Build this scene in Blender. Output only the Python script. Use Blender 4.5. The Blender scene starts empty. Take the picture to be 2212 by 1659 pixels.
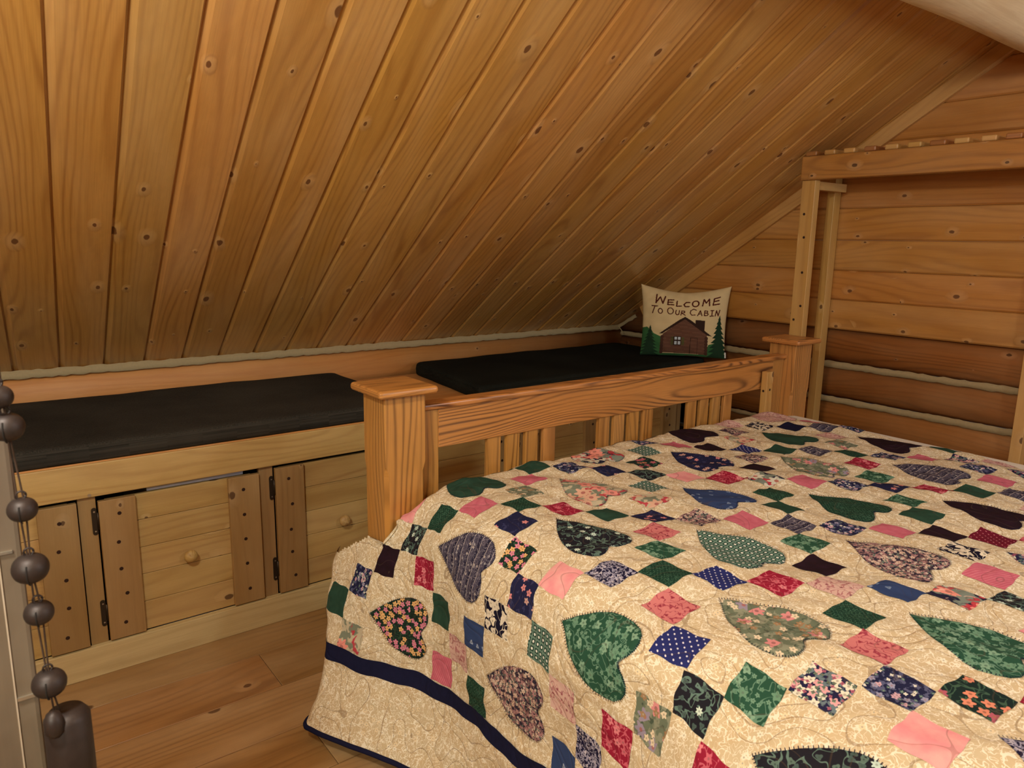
import bpy, bmesh, math, random
import numpy as np
from mathutils import Vector, Matrix
PI = math.pi
SC = bpy.context.scene
COL = SC.collection

def srgb(r, g, b):
    f = lambda c: (c/255/12.92) if c/255 <= .04045 else ((c/255+.055)/1.055)**2.4
    return (f(r), f(g), f(b), 1.0)

# ------------------------------------------------------------------ camera, light, exposure
cam_d = bpy.data.cameras.new('camera'); cam = bpy.data.objects.new('camera', cam_d); COL.objects.link(cam)
R0, U0, F0 = Vector((0.79406842, -0.60760471, 0.01648824)), Vector((-0.10356591, -0.16197876, -0.98134448)), Vector((0.59894027, 0.77754704, -0.19154935))
mw = Matrix.Identity(4)
for i in range(3):
    mw[i][0] = R0[i]; mw[i][1] = -U0[i]; mw[i][2] = -F0[i]
mw[2][3] = 1.3
cam.matrix_world = mw
cam_d.sensor_width = 36; cam_d.lens = 36*1581.7/2212; cam_d.clip_start = .05
cam_d.dof.use_dof = True; cam_d.dof.focus_distance = 2.6; cam_d.dof.aperture_fstop = 13
SC.camera = cam
SC.view_settings.view_transform = 'Standard'; SC.view_settings.look = 'None'
SC.view_settings.gamma = 1; SC.view_settings.use_curve_mapping = False
SC.view_settings.exposure = 0.66
w = bpy.data.worlds.new('world'); SC.world = w; w.use_nodes = True
w.node_tree.nodes['Background'].inputs[0].default_value = (1.0, .93, .82, 1); w.node_tree.nodes['Background'].inputs[1].default_value = .045

def lamp(name, loc, power, size, color, typ='POINT', target=None):
    d = bpy.data.lights.new(name, typ); d.energy = power; d.color = color
    if typ == 'AREA': d.size = size
    else: d.shadow_soft_size = size
    o = bpy.data.objects.new(name, d); COL.objects.link(o); o.location = loc
    if target is not None:
        o.rotation_euler = (Vector(target)-Vector(loc)).to_track_quat('-Z', 'Y').to_euler()
    return o
lamp('ceiling_lamp', (-.3, .57, 1.92), 38, .07, (1, .96, .87))
lamp('bed_fill', (1.5, -.6, 1.95), 21, .12, (.9, .96, 1))  # fill added to brighten the near quilt, no visible fixture
lamp('window_daylight', (2.9, -1.2, 1.5), 13, .7, (.75, .88, 1), 'AREA', (2.3, .8, .7))
lamp('bench_fill', (-.9, -.3, 1.7), 15, .5, (.97, 1, .86), 'AREA', (.6, 2.3, .4))  # soft area fill added from the left, aimed at the bench

# ------------------------------------------------------------------ node helpers
class NT:
    def __init__(s, name):
        s.m = bpy.data.materials.new(name); s.m.use_nodes = True
        s.t = s.m.node_tree; s.n = s.t.nodes; s.l = s.t.links
        s.b = s.n['Principled BSDF']
    def new(s, typ, **k):
        x = s.n.new('ShaderNode'+typ)
        for a, b in k.items(): setattr(x, a, b)
        return x
    def put(s, sock, v):
        if isinstance(v, bpy.types.NodeSocket): s.l.new(v, sock)
        elif isinstance(v, (tuple, list)): sock.default_value = tuple(v)[:len(sock.default_value)]
        else: sock.default_value = v
    def math(s, op, a, b=0.0, c=0.0, clamp=False):
        x = s.new('Math', operation=op, use_clamp=clamp)
        s.put(x.inputs[0], a); s.put(x.inputs[1], b)
        s.put(x.inputs[2], c)
        return x.outputs[0]
    def comb(s, x, y, z=0.0):
        c = s.new('CombineXYZ'); s.put(c.inputs[0], x); s.put(c.inputs[1], y); s.put(c.inputs[2], z); return c.outputs[0]
    def noise(s, vec, scale=1.0, detail=2.0, rough=.5, dist=0.0):
        x = s.new('TexNoise'); s.put(x.inputs['Vector'], vec); x.inputs['Scale'].default_value = scale
        x.inputs['Detail'].default_value = detail; x.inputs['Roughness'].default_value = rough; x.inputs['Distortion'].default_value = dist
        return x.outputs['Fac'] if 'Fac' in x.outputs else x.outputs[0]
    def mix(s, f, a, b, mode='MIX'):
        x = s.new('Mix', data_type='RGBA', blend_type=mode)
        s.put(x.inputs[0], f); s.put(x.inputs[6], a); s.put(x.inputs[7], b); return x.outputs[2]
    def ramp(s, v, lo, hi):     # clamped linear 0..1
        x = s.new('MapRange'); s.put(x.inputs[0], v); s.put(x.inputs[1], lo); s.put(x.inputs[2], hi); return x.outputs[0]
    def uv(s):
        u = s.new('UVMap', uv_map='UVMap'); sp = s.new('SeparateXYZ'); s.l.new(u.outputs[0], sp.inputs[0])
        return u.outputs[0], sp.outputs[0], sp.outputs[1]
    def bump(s, h, strength=.3, dist=.002, normal=None):
        x = s.new('Bump'); x.inputs['Strength'].default_value = strength; x.inputs['Distance'].default_value = dist
        s.put(x.inputs['Height'], h)
        if normal is not None: s.l.new(normal, x.inputs['Normal'])
        return x.outputs[0]
    def finish(s, col, rough=.5, bump=None, coat=0.0, spec=.5):
        s.put(s.b.inputs['Base Color'], col); s.put(s.b.inputs['Roughness'], rough)
        s.b.inputs['Coat Weight'].default_value = coat; s.b.inputs['Coat Roughness'].default_value = .25
        s.b.inputs['Specular IOR Level'].default_value = spec
        if bump is not None: s.l.new(bump, s.b.inputs['Normal'])
        return s.m

def wood(name, light, ring, knot, freq=90, swirl=1.0, knots=.55, ringamt=.55, rough=.4, coat=0.2, vary=.25, kscale=(3.6, 9.0), pale=.35, spec=.5, ksize=.05):
    """boards carry UV in metres: u along the grain (+10 per board), v across"""
    N = NT(name); uv, u, v = N.uv()
    bid = N.math('FLOOR', N.math('DIVIDE', u, 10.0))
    wn = N.new('TexWhiteNoise', noise_dimensions='1D'); N.put(wn.inputs['W'], bid); rnd = wn.outputs['Value']
    wn2 = N.new('TexWhiteNoise', noise_dimensions='1D'); N.put(wn2.inputs['W'], N.math('ADD', bid, .37)); rnd2 = wn2.outputs['Value']
    z = N.math('MULTIPLY', rnd, 37.0)
    # knots
    kv = N.comb(N.math('MULTIPLY', u, kscale[0]), N.math('MULTIPLY', v, kscale[1]), z)
    vo = N.new('TexVoronoi', voronoi_dimensions='3D', feature='F1'); N.put(vo.inputs['Vector'], kv); vo.inputs['Scale'].default_value = 1.0
    sp = N.new('SeparateColor'); N.l.new(vo.outputs['Color'], sp.inputs[0])
    has = N.math('LESS_THAN', sp.outputs[0], knots)
    size = N.math('MULTIPLY_ADD', N.math('POWER', sp.outputs[1], 1.6), ksize*1.9, ksize*.4)
    # true distance using equalised coordinates (knots nearly round, elongated a little along grain)
    ps = N.new('SeparateXYZ'); N.l.new(vo.outputs['Position'], ps.inputs[0])
    du = N.math('MULTIPLY', N.math('SUBTRACT', N.math('MULTIPLY', u, kscale[0]), ps.outputs[0]), 1.6/kscale[0]*4)
    dv = N.math('MULTIPLY', N.math('SUBTRACT', N.math('MULTIPLY', v, kscale[1]), ps.outputs[1]), 2.4/kscale[1]*4)
    d = N.math('SQRT', N.math('ADD', N.math('MULTIPLY', du, du), N.math('MULTIPLY', dv, dv)))
    dn = N.math('ADD', d, N.math('MULTIPLY', N.math('SUBTRACT', N.noise(uv, 45, 2), .5), .07))
    core = N.math('MULTIPLY', N.math('SUBTRACT', 1.0, N.ramp(dn, N.math('MULTIPLY', size, .75), size)), has)
    halo = N.math('MULTIPLY', N.math('SUBTRACT', 1.0, N.ramp(dn, size, N.math('MULTIPLY', size, 3.2))), has)
    # rings
    nz = N.noise(N.comb(N.math('MULTIPLY', u, .95), N.math('MULTIPLY', v, 6.0), z), 1.0, 1.0)
    plainz = N.ramp(N.noise(N.comb(N.math('MULTIPLY', u, 1.1), N.math('MULTIPLY', v, 14.0), N.math('ADD', z, 11.0)), 1.0, 1), .35, .6)
    nz2 = N.noise(N.comb(N.math('MULTIPLY', u, 4.0), N.math('MULTIPLY', v, 30.0), z), 1.0, 2)
    ph = N.math('ADD', N.math('MULTIPLY', nz, 22.0*swirl), N.math('MULTIPLY', v, freq*2.2))
    ph = N.math('ADD', ph, N.math('MULTIPLY', nz2, 1.6))
    ph = N.math('ADD', ph, N.math('MULTIPLY', halo, 2.6))
    sn = N.math('SINE', N.math('MULTIPLY', ph, 2.2))
    rg = N.math('MULTIPLY', N.math('POWER', N.math('MULTIPLY_ADD', sn, .5, .5), 3.0), N.math('MULTIPLY_ADD', plainz, .7, .3))
    cloud = N.noise(N.comb(N.math('MULTIPLY', u, 5.0), N.math('MULTIPLY', v, 11.0), N.math('ADD', z, 23.0)), 1.0, 3, .6)
    fib = N.noise(N.comb(N.math('MULTIPLY', u, 9.0), N.math('MULTIPLY', v, 420.0), z), 1.0, 2)
    ton = N.noise(N.comb(N.math('MULTIPLY', u, 1.6), N.math('MULTIPLY', v, 7.0), N.math('ADD', z, 5.0)), 1.0, 2.5)
    c = N.mix(N.math('MULTIPLY', rg, ringamt), light, ring)
    c = N.mix(N.math('MULTIPLY', N.ramp(fib, .35, .75), .28), c, ring)
    c = N.mix(N.math('MULTIPLY', N.ramp(ton, .38, .72), pale), c, N.mix(.35, light, (1, .82, .5, 1)))
    c = N.mix(N.math('MULTIPLY', N.ramp(cloud, .42, .75), .4), c, N.mix(.55, ring, light))
    c = N.mix(N.math('MULTIPLY', halo, .45), c, N.mix(.25, light, (1, .85, .55, 1)))
    c = N.mix(N.math('MULTIPLY', core, .82), c, knot)
    hsv = N.new('HueSaturation'); N.put(hsv.inputs['Color'], c)
    N.put(hsv.inputs['Value'], N.math('MULTIPLY_ADD', rnd, vary, 1-vary/2))
    N.put(hsv.inputs['Hue'], N.math('MULTIPLY_ADD', rnd2, .009, .4955))
    hb = N.math('ADD', N.math('MULTIPLY', cloud, 1.3), N.math('MULTIPLY', halo, .5))
    hb = N.math('SUBTRACT', hb, N.math('MULTIPLY', rg, .06))
    return N.finish(hsv.outputs[0], N.math('MULTIPLY_ADD', fib, .15, rough-.05), N.bump(hb, .55, .005), coat, spec)

def plain(name, col, rough=.6, bump=0, bscale=200, metal=0, var=0.0):
    N = NT(name); c = col
    tc = N.new('TexCoord')
    n = N.noise(tc.outputs['Object'], bscale, 3)
    if var: c = N.mix(N.math('MULTIPLY', N.ramp(n, .3, .7), var), col, tuple(x*.45 for x in col[:3])+(1,))
    N.b.inputs['Metallic'].default_value = metal
    return N.finish(c, rough, N.bump(n, bump, .001) if bump else None)

MW = {}
MW['ceiling'] = wood('ceiling_pine', srgb(200, 145, 70), srgb(150, 92, 36), srgb(92, 44, 18), 48, 1.3, .5, .6, .34, .3, .2)
MW['gable'] = wood('gable_pine', srgb(196, 135, 62), srgb(146, 86, 34), srgb(84, 44, 20), 40, 1.3, .5, .5, .42, .15, .12, (4.2, 8.0))
MW['log'] = wood('log_pine', srgb(166, 104, 48), srgb(112, 62, 26), srgb(62, 32, 16), 30, 1.5, .4, .6, .5, .12, .25, (2.6, 6.0))
MW['sill'] = wood('sill_log', srgb(206, 142, 74), srgb(178, 106, 48), srgb(104, 56, 28), 30, 1.3, .4, .4, .55, .0, .1, (2.6, 6.0))
MW['bench'] = wood('bench_pine', srgb(194, 164, 100), srgb(154, 114, 58), srgb(74, 44, 22), 40, 1.2, .5, .5, .5, .05, .14, (4.0, 8.0))
MW['stile'] = wood('stile_pine', srgb(162, 130, 78), srgb(132, 98, 54), srgb(70, 40, 22), 40, 1.0, .5, .4, .5, .05, .14, (4.5, 8.0))
MW['base'] = wood('base_pine', srgb(216, 200, 148), srgb(166, 136, 84), srgb(84, 54, 28), 40, 1.0, .45, .4, .5, .05, .1, (3.4, 7.0))
MW['floor'] = wood('floor_pine', srgb(166, 126, 74), srgb(112, 74, 38), srgb(76, 42, 22), 30, 1.4, .45, .6, .4, .2, .25, (2.4, 5.5), .6, ksize=.075)
MW['oak'] = wood('oak', srgb(204, 138, 68), srgb(84, 44, 16), srgb(90, 48, 20), 72, 3.0, .0, 1.0, .34, .3, .08, pale=.15)
MW['oakpost'] = wood('oak_post', srgb(194, 136, 66), srgb(108, 66, 26), srgb(90, 48, 20), 70, 2.0, .0, .8, .34, .3, .12, pale=.15)
MW['rack'] = wood('rack_pine', srgb(196, 150, 80), srgb(158, 108, 50), srgb(74, 38, 18), 40, 1.0, .45, .4, .5, .1, .2, (4.0, 8.0))
MW['beam'] = wood('rack_beam_pine', srgb(180, 122, 50), srgb(128, 76, 28), srgb(56, 28, 12), 36, 1.8, .6, .6, .5, .1, .1, (4.5, 12.0))
MW['peeled'] = wood('peeled_log', srgb(240, 220, 182), srgb(196, 158, 112), srgb(140, 92, 54), 22, 1.4, .4, .35, .6, 0, .05, (3.0, 6.0), .5)
M_chink = plain('chinking', srgb(168, 150, 112), .9, .5, 120, var=.15)
M_dark = plain('dark_gap', srgb(22, 16, 12), .9)
M_hole = plain('nail_hole', srgb(48, 26, 14), .9)
M_hinge = plain('bronze', srgb(62, 54, 44), .45, .2, 300, .6)
M_chrome = plain('steel_pin', srgb(190, 185, 170), .3, 0, 100, .8)

# ------------------------------------------------------------------ mesh builder
class MB:
    k = 0
    def __init__(s): s.v = []; s.f = []; s.uv = []; s.mi = []; s.sm = []
    def face(s, idx, uvs, mi=0, smooth=False):
        s.f.append(idx); s.uv.append(uvs); s.mi.append(mi); s.sm.append(smooth)
    def quad(s, pts, uvs, mi=0):
        b = len(s.v); s.v += [tuple(p) for p in pts]; s.face(list(range(b, b+len(pts))), uvs, mi)
    def box(s, x0, x1, y0, y1, z0, z1, grain='x', mi=0, M=None, newid=True):
        """a board; UVs in metres with u along the grain"""
        if newid: MB.k += 1
        o = MB.k*10+1; ov = (MB.k*1.37) % 3
        P = [(x, y, z) for x in (x0, x1) for y in (y0, y1) for z in (z0, z1)]
        F = [((0, 1, 3, 2), 0), ((4, 6, 7, 5), 0), ((0, 4, 5, 1), 1), ((2, 3, 7, 6), 1), ((0, 2, 6, 4), 2), ((1, 5, 7, 3), 2)]
        b = len(s.v)
        s.v += [tuple(M @ Vector(p)) if M is not None else p for p in P]
        g = 'xyz'.index(grain)
        for idx, ax in F:
            uvs = []
            oth = [a for a in range(3) if a != ax and a != g]
            for i in idx:
                p = P[i]
                if ax == g: uvs.append((o+.03*p[(g+1) % 3], ov+p[(g+2) % 3]+5))
                else: uvs.append((o+(p[g]-(x0, y0, z0)[g]), ov+p[oth[0]]+ax*.31))
            s.face([b+i for i in idx], uvs, mi)
    def prism(s, pts, axis_from, axis_to, frame, mi=0, smooth=False, caps=True):
        """profile pts (a,b) swept from axis_from to axis_to; frame(a,b,t)->xyz"""
        MB.k += 1; o = MB.k*10+1; ov = (MB.k*1.37) % 3
        b = len(s.v); n = len(pts); L = axis_to-axis_from
        for t in (axis_from, axis_to):
            for a, c in pts: s.v.append(tuple(frame(a, c, t)))
        acc = [0]
        for i in range(n): acc.append(acc[-1]+math.dist(pts[i], pts[(i+1) % n]))
        for i in range(n):
            j = (i+1) % n
            s.face([b+i, b+j, b+n+j, b+n+i], [(o, ov+acc[i]), (o, ov+acc[i+1]), (o+L, ov+acc[i+1]), (o+L, ov+acc[i])], mi, smooth)
        if caps:
            s.face([b+i for i in range(n)][::-1], [(o+.1*pts[i][0], ov+pts[i][1]) for i in range(n)][::-1], mi)
            s.face([b+n+i for i in range(n)], [(o+.1*pts[i][0], ov+pts[i][1]) for i in range(n)], mi)
    def disc(s, c, nrm, r, n=10, mi=0, th=.0008):
        c = Vector(c); nrm = Vector(nrm).normalized(); a = nrm.orthogonal().normalized(); d = nrm.cross(a)
        b = len(s.v)
        for k in range(n):
            s.v.append(tuple(c+nrm*th+(a*math.cos(2*PI*k/n)+d*math.sin(2*PI*k/n))*r))
        s.face(list(range(b, b+n)), [(0, 0)]*n, mi)
    def lathe(s, prof, c, axis, n=20, mi=0):
        """prof: (radius, height) list around axis"""
        c = Vector(c); axis = Vector(axis).normalized(); a = axis.orthogonal().normalized(); d = axis.cross(a)
        b = len(s.v); m = len(prof)
        for r, h in prof:
            for k in range(n):
                t = 2*PI*k/n; s.v.append(tuple(c+axis*h+(a*math.cos(t)+d*math.sin(t))*r))
        MB.k += 1; o = MB.k*10+1
        for i in range(m-1):
            for k in range(n):
                j = (k+1) % n
                s.face([b+i*n+k, b+i*n+j, b+(i+1)*n+j, b+(i+1)*n+k], [(o+prof[i][1], k*.01), (o+prof[i][1], k*.01+.01), (o+prof[i+1][1], k*.01+.01), (o+prof[i+1][1], k*.01)], mi, True)
        s.face([b+k for k in range(n)][::-1], [(o, 0)]*n, mi); s.face([b+(m-1)*n+k for k in range(n)], [(o, 0)]*n, mi)
    def tube(s, pts, r, n=8, mi=0):
        pts = [Vector(p) for p in pts]; b = len(s.v); m = len(pts)
        for i, p in enumerate(pts):
            t = (pts[min(i+1, m-1)]-pts[max(i-1, 0)]).normalized()
            a = t.cross(Vector((0.31, .2, .93))).normalized(); d = t.cross(a)
            for k in range(n):
                q = 2*PI*k/n; s.v.append(tuple(p+(a*math.cos(q)+d*math.sin(q))*r))
        for i in range(m-1):
            for k in range(n):
                j = (k+1) % n
                s.face([b+i*n+k, b+i*n+j, b+(i+1)*n+j, b+(i+1)*n+k], [(0, 0)]*4, mi, True)
        s.face([b+k for k in range(n)][::-1], [(0, 0)]*n, mi); s.face([b+(m-1)*n+k for k in range(n)], [(0, 0)]*n, mi)
    def build(s, name, mats, parent=None, bevel=0, seg=2, recalc=True):
        me = bpy.data.meshes.new(name); me.from_pydata(s.v, [], s.f); me.update()
        ul = me.uv_layers.new(name='UVMap')
        flat = np.array([c for uvs in s.uv for q in uvs for c in q], dtype=np.float32)
        ul.data.foreach_set('uv', flat)
        me.polygons.foreach_set('material_index', s.mi); me.polygons.foreach_set('use_smooth', s.sm)
        for m in (mats if isinstance(mats, list) else [mats]): me.materials.append(m)
        if recalc:
            bm = bmesh.new(); bm.from_mesh(me); bmesh.ops.recalc_face_normals(bm, faces=bm.faces); bm.to_mesh(me); bm.free()
        o = bpy.data.objects.new(name, me); COL.objects.link(o)
        if parent is not None: o.parent = parent; o.matrix_parent_inverse = Matrix.Translation(-parent.location) if not parent.parent and parent.type == 'EMPTY' else Matrix.Identity(4)
        if bevel:
            b = o.modifiers.new('bevel', 'BEVEL'); b.width = bevel; b.segments = seg; b.limit_method = 'ANGLE'; b.angle_limit = .6
        return o
def tag(o, label, cat=None, group=None, kind=None):
    if label: o['label'] = label
    if cat: o['category'] = cat
    if group: o['group'] = group
    if kind: o['kind'] = kind
    return o
def thing(name, loc, label, cat, group=None):
    o = bpy.data.objects.new(name, None); COL.objects.link(o); o.location = loc; o.empty_display_size = .1
    return tag(o, label, cat, group)
def sub(name, mb, mats, part, **k):
    """sub-part of a part whose matrix equals its parent's (meshes are modelled in world space)"""
    o = mb.build(name, mats, None, **k); o.parent = part; o.matrix_parent_inverse = Matrix.Identity(4)
    return o

# ------------------------------------------------------------------ room shell
XG, YK, ZK, TS = 3.2, 3.085, .822, .65          # gable plane, knee wall plane, ceiling foot height, slope
X_L, Y_F = -1.9, -2.6                            # unseen left and near walls
def zc(y): return ZK+(YK-y)*TS
YR = .35                                         # ridge
# floor boards along X
m = MB(); rnd = random.Random(4)
ys = [2.36, 2.155, 1.951, 1.743, 1.547]
while ys[-1] > Y_F: ys.append(ys[-1]-.203)
for i in range(len(ys)-1):
    a, b = ys[i+1]+.0012, ys[i]-.0012
    joints = [X_L, {0: 2.1, 1: .665, 2: 1.9, 3: .66}.get(i, rnd.uniform(0, 2.5)), XG]
    for j in range(2):
        m.box(joints[j]+.0008, joints[j+1]-.0008, a, b, -.025, 0, 'x')
fl = m.build('floor', [MW['floor']], bevel=.0012, seg=1); tag(fl, 'knotty pine floor boards running beside the bench', kind='structure')
m = MB(); m.box(X_L, XG+.1, Y_F, 3.2, -.06, -.026, 'x'); fb = m.build('floor_underlay', [M_dark]); tag(fb, 'dark gap under the floor boards', kind='structure'); fb.parent = fl

# ceiling boards up the slope, leaning a little along X
m = MB(); SH = .072; cs = 1/math.hypot(1, TS); nx = Vector((0, -TS*cs, -cs))   # downward normal
def ceil_pt(xb, a, s):      # xb foot position, a = height under the plane, s = distance up the slope (in y)
    p = Vector((xb-SH*s, YK-s, ZK+TS*s)); return p-nx*a
edges = [.2916, .4346, .5729, .7107, .8515, .9925]
e = edges[0]
while e > X_L: e -= .1405; edges.insert(0, e)
while edges[-1] < XG+.5: edges.append(edges[-1]+.1405)
LEN = YK-YR
for i in range(len(edges)-1):
    x0, x1 = edges[i], edges[i+1]
    prof = [(x0, .03), (x0, .010), (x0+.005, .010), (x0+.021, .0), (x1-.001, 0), (x1, .001), (x1, .03)]
    m.prism(prof, -.03, LEN, lambda a, c, t: ceil_pt(a, c, t))
ce = m.build('ceiling', [MW['ceiling']]); tag(ce, 'sloping tongue and groove pine ceiling', kind='structure')
# other slope and end walls (behind the camera, they only bounce light)
m = MB(); z0, z1 = zc(YR), zc(YR)-(YR-Y_F)*TS
m.quad([(X_L, YR, z0), (XG+.3, YR, z0), (XG+.3, Y_F, z1), (X_L, Y_F, z1)], [(1, 0), (6, 0), (6, 3), (1, 3)])
o = m.build('ceiling', [MW['ceiling']]); tag(o, 'opposite roof slope in pine', kind='structure')
m = MB(); m.quad([(X_L, Y_F, 0), (X_L, 3.1, 0), (X_L, 3.1, 2.7), (X_L, Y_F, 2.7)], [(1, 0), (6, 0), (6, 3), (1, 3)])
o = m.build('wall_left', [MW['gable']]); tag(o, 'far left end wall', kind='structure')
m = MB(); m.quad([(X_L, Y_F, 0), (XG, Y_F, 0), (XG, Y_F, 1.3), (X_L, Y_F, 1.3)], [(1, 0), (6, 0), (6, 1), (1, 1)])
o = m.build('wall_front', [MW['gable']]); tag(o, 'low wall opposite the bench', kind='structure')

# knee wall: D-logs along X
def dlog_profile(z0, z1, bulge, n=9, chink=.0):
    """(depth towards room, z)"""
    pts = [(-.08, z0)]
    for k in range(n+1):
        t = k/n; h = bulge*(1-abs(2*t-1)**2.6)
        pts.append((h, z0+(z1-z0)*t))
    pts.append((-.08, z1)); return pts
m = MB()
for z0, z1 in ((.0, .19), (.21, .40), (.42, .605), (.625, .795)):
    m.prism(dlog_profile(z0, z1, .03), X_L, XG+.05, lambda a, c, t: (t, YK+.02-a, c), smooth=True)
kn = m.build('wall_back', [MW['sill']]); tag(kn, 'low log wall behind the bench', kind='structure')
m = MB(); random.seed(7)
def caulk(p0, p1, up, out, wid=.024, th=.006, step=.02):
    p0, p1, up, out = map(Vector, (p0, p1, up, out)); n = max(4, int((p1-p0).length/step)); b = len(m.v)
    for i in range(n+1):
        p = p0.lerp(p1, i/n); a = random.uniform(-.0025, .0025); c = random.uniform(-.0025, .0025)
        m.v += [tuple(p+up*(-wid/2+a)), tuple(p+up*(-wid/4)+out*th), tuple(p+up*(wid/4)+out*th), tuple(p+up*(wid/2+c))]
    for i in range(n):
        for k in range(3):
            q = b+i*4+k; m.face([q, q+1, q+5, q+4], [(0, 0)]*4, 0, True)
caulk((X_L, YK-.004, .806), (XG-.02, YK-.004, .806), (0, .25, .97), (0, -1, -.2), .03)
caulk((XG-.035, YK-.01, .81), (XG-.012, YK-.13, .885), (0, .6, .8), (-1, 0, 0), .022)
caulk((XG-.035, YK-.01, .815), (XG-.03, YK-.05, .775), (0, .8, .5), (-1, 0, 0), .016)
o = m.build('trim_1', [M_chink], recalc=False); tag(o, 'grey beige chinking line under the ceiling', kind='structure')

# gable wall: planks above, rounded logs below
m = MB(); g = MB()
pl = [.932, 1.065, 1.196, 1.328, 1.465, 1.60, 1.735, 1.862, 2.0, 2.13, 2.27, 2.4, 2.53, 2.66]
for i in range(len(pl)-1):
    a, b = pl[i], pl[i+1]
    prof = [(-.05, a+.0005), (-.006, a+.0005), (0, a+.007), (.003, (a+b)/2), (0, b-.004), (-.004, b-.0005), (-.05, b-.0005)]
    # clipped under the roof slope
    yt = YK+.02-(a-ZK)/TS if a > ZK else YK+.02
    yb = -2.6 if i < 3 else max(-2.6, YR-(yt-YR))
    m.prism(prof, yb, yt, lambda aa, c, t: (XG-.018-aa, t, c))
for z0, z1 in ((.0, .13), (.15, .295), (.31, .445), (.455, .595), (.615, .758), (.778, .93)):
    g.prism(dlog_profile(z0, z1, .032), -2.6, YK+.02, lambda aa, c, t: (XG+.02-aa, t, c), smooth=True)
wr = m.build('wall_right', [MW['gable']]); tag(wr, 'gable wall of horizontal pine planks above rounded logs', kind='structure')
o = g.build('lower_logs', [MW['log']], parent=None); o.parent = wr; tag(o, 'rounded darker logs')
m = MB()
for z in (.14, .302, .45, .605, .768):
    caulk((XG+.003, YK, z), (XG+.003, -2.6, z), (0, 0, 1), (-1, 0, 0), .028 if z > .5 else .02, .008)
o = m.build('trim_2', [M_chink], recalc=False); tag(o, 'grey beige chinking between the gable logs', kind='structure')
# rake board
m = MB(); sl = Vector((0, -1, TS)).normalized(); nd = Vector((0, -TS, -1)).normalized()
def rake(a, c, t):
    p = Vector((XG-.02, YK-.18, zc(YK-.18)))+sl*t; return p+nd*c+Vector((-a, 0, 0))
m.prism([(0, .0), (.022, .0), (.024, .004), (.024, .052), (.02, .058), (0, .058)], 0, 2.9, rake)
o = m.build('trim_3', [MW['rack']]); tag(o, 'pale sloping trim board along the gable', kind='structure')
# purlin log
m = MB(); NS = 40; b0 = 0; cy, cz, rr = .965, 2.05, .131; rl = random.Random(3)
ph = [rl.uniform(0, 6) for _ in range(6)]
NX = 60
for i in range(NX+1):
    x = X_L+(XG-X_L)*i/NX
    for k in range(NS):
        t = 2*PI*k/NS
        r = rr+.0022*math.sin(3*t+ph[0]+x*2)+.002*math.sin(5*t+x*5+ph[1])+.002*math.sin(x*7+ph[2]+t)
        m.v.append((x, cy+r*math.cos(t), cz+r*math.sin(t)))
for i in range(NX):
    for k in range(NS):
        j = (k+1) % NS; q = (XG-X_L)/NX
        m.face([i*NS+k, i*NS+j, (i+1)*NS+j, (i+1)*NS+k], [(1+i*q, k*.02), (1+i*q, k*.02+.02), (1+(i+1)*q, k*.02+.02), (1+(i+1)*q, k*.02)], 0, True)
o = m.build('trim_4', [MW['peeled']]); tag(o, 'round peeled log purlin under the ceiling', kind='structure')

# ------------------------------------------------------------------ storage bench
YB = 2.338
bench = thing('storage_bench', (1.5, YB+.3, 0), 'built-in pine storage bench with cupboard doors along the low log wall', 'bench')
m = MB(); m.box(X_L, XG-.02, YB-.012, 3.06, .641, .660, 'x'); m.build('seat_board', [MW['sill']], bench, bevel=.002)
m = MB(); m.box(X_L, XG-.02, YB-.02, YB-.006, .557, .656, 'x'); m.disc((.262, YB-.02, .564), (0, -1, 0), .005, 12, 1, .001); m.build('front_rail', [MW['bench'], M_chrome], bench, bevel=.003)
m = MB(); m.box(X_L, XG-.02, YB-.022, YB, .0, .095, 'x'); m.build('base_board', [MW['base']], bench, bevel=.002)
m = MB(); m.box(X_L, XG-.02, 3.04, 3.05, 0, .64, 'x'); m.build('back_panel', [M_dark], bench)
pitch = .5195
hx = [.232+pitch*k for k in range(-3, 6)]       # left edges of the frame stiles
for x in hx:
    if x < X_L or x+.05 > XG-.03: continue
    m = MB(); m.box(x, x+.046, YB-.004, YB+.016, .095, .557, 'z'); m.build('stile', [MW['stile']], bench, bevel=.0015)
def hinge(x, z, part):
    m = MB(); yf = YB-.0045
    m.box(x-.017, x-.003, yf-.0025, yf, z-.035, z+.035, 'z'); m.disc((x-.010, yf-.001, z+.035), (0, -1, 0), .0072, 12, 0, .001); m.disc((x-.010, yf-.001, z-.035), (0, -1, 0), .0072, 12, 0, .001)
    m.tube([(x-.001, yf-.003, z-.026), (x-.001, yf-.003, z+.026)], .0035, 8)
    m.box(x, x+.008, yf-.0025, yf, z-.022, z+.022, 'z')
    for dz in (-.03, .03): m.disc((x-.010, yf-.003, z+dz), (0, -1, 0), .0026, 8, 1, .001)
    sub('hinge', m, [M_hinge, M_chrome], part)
rd = random.Random(11)
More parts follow.
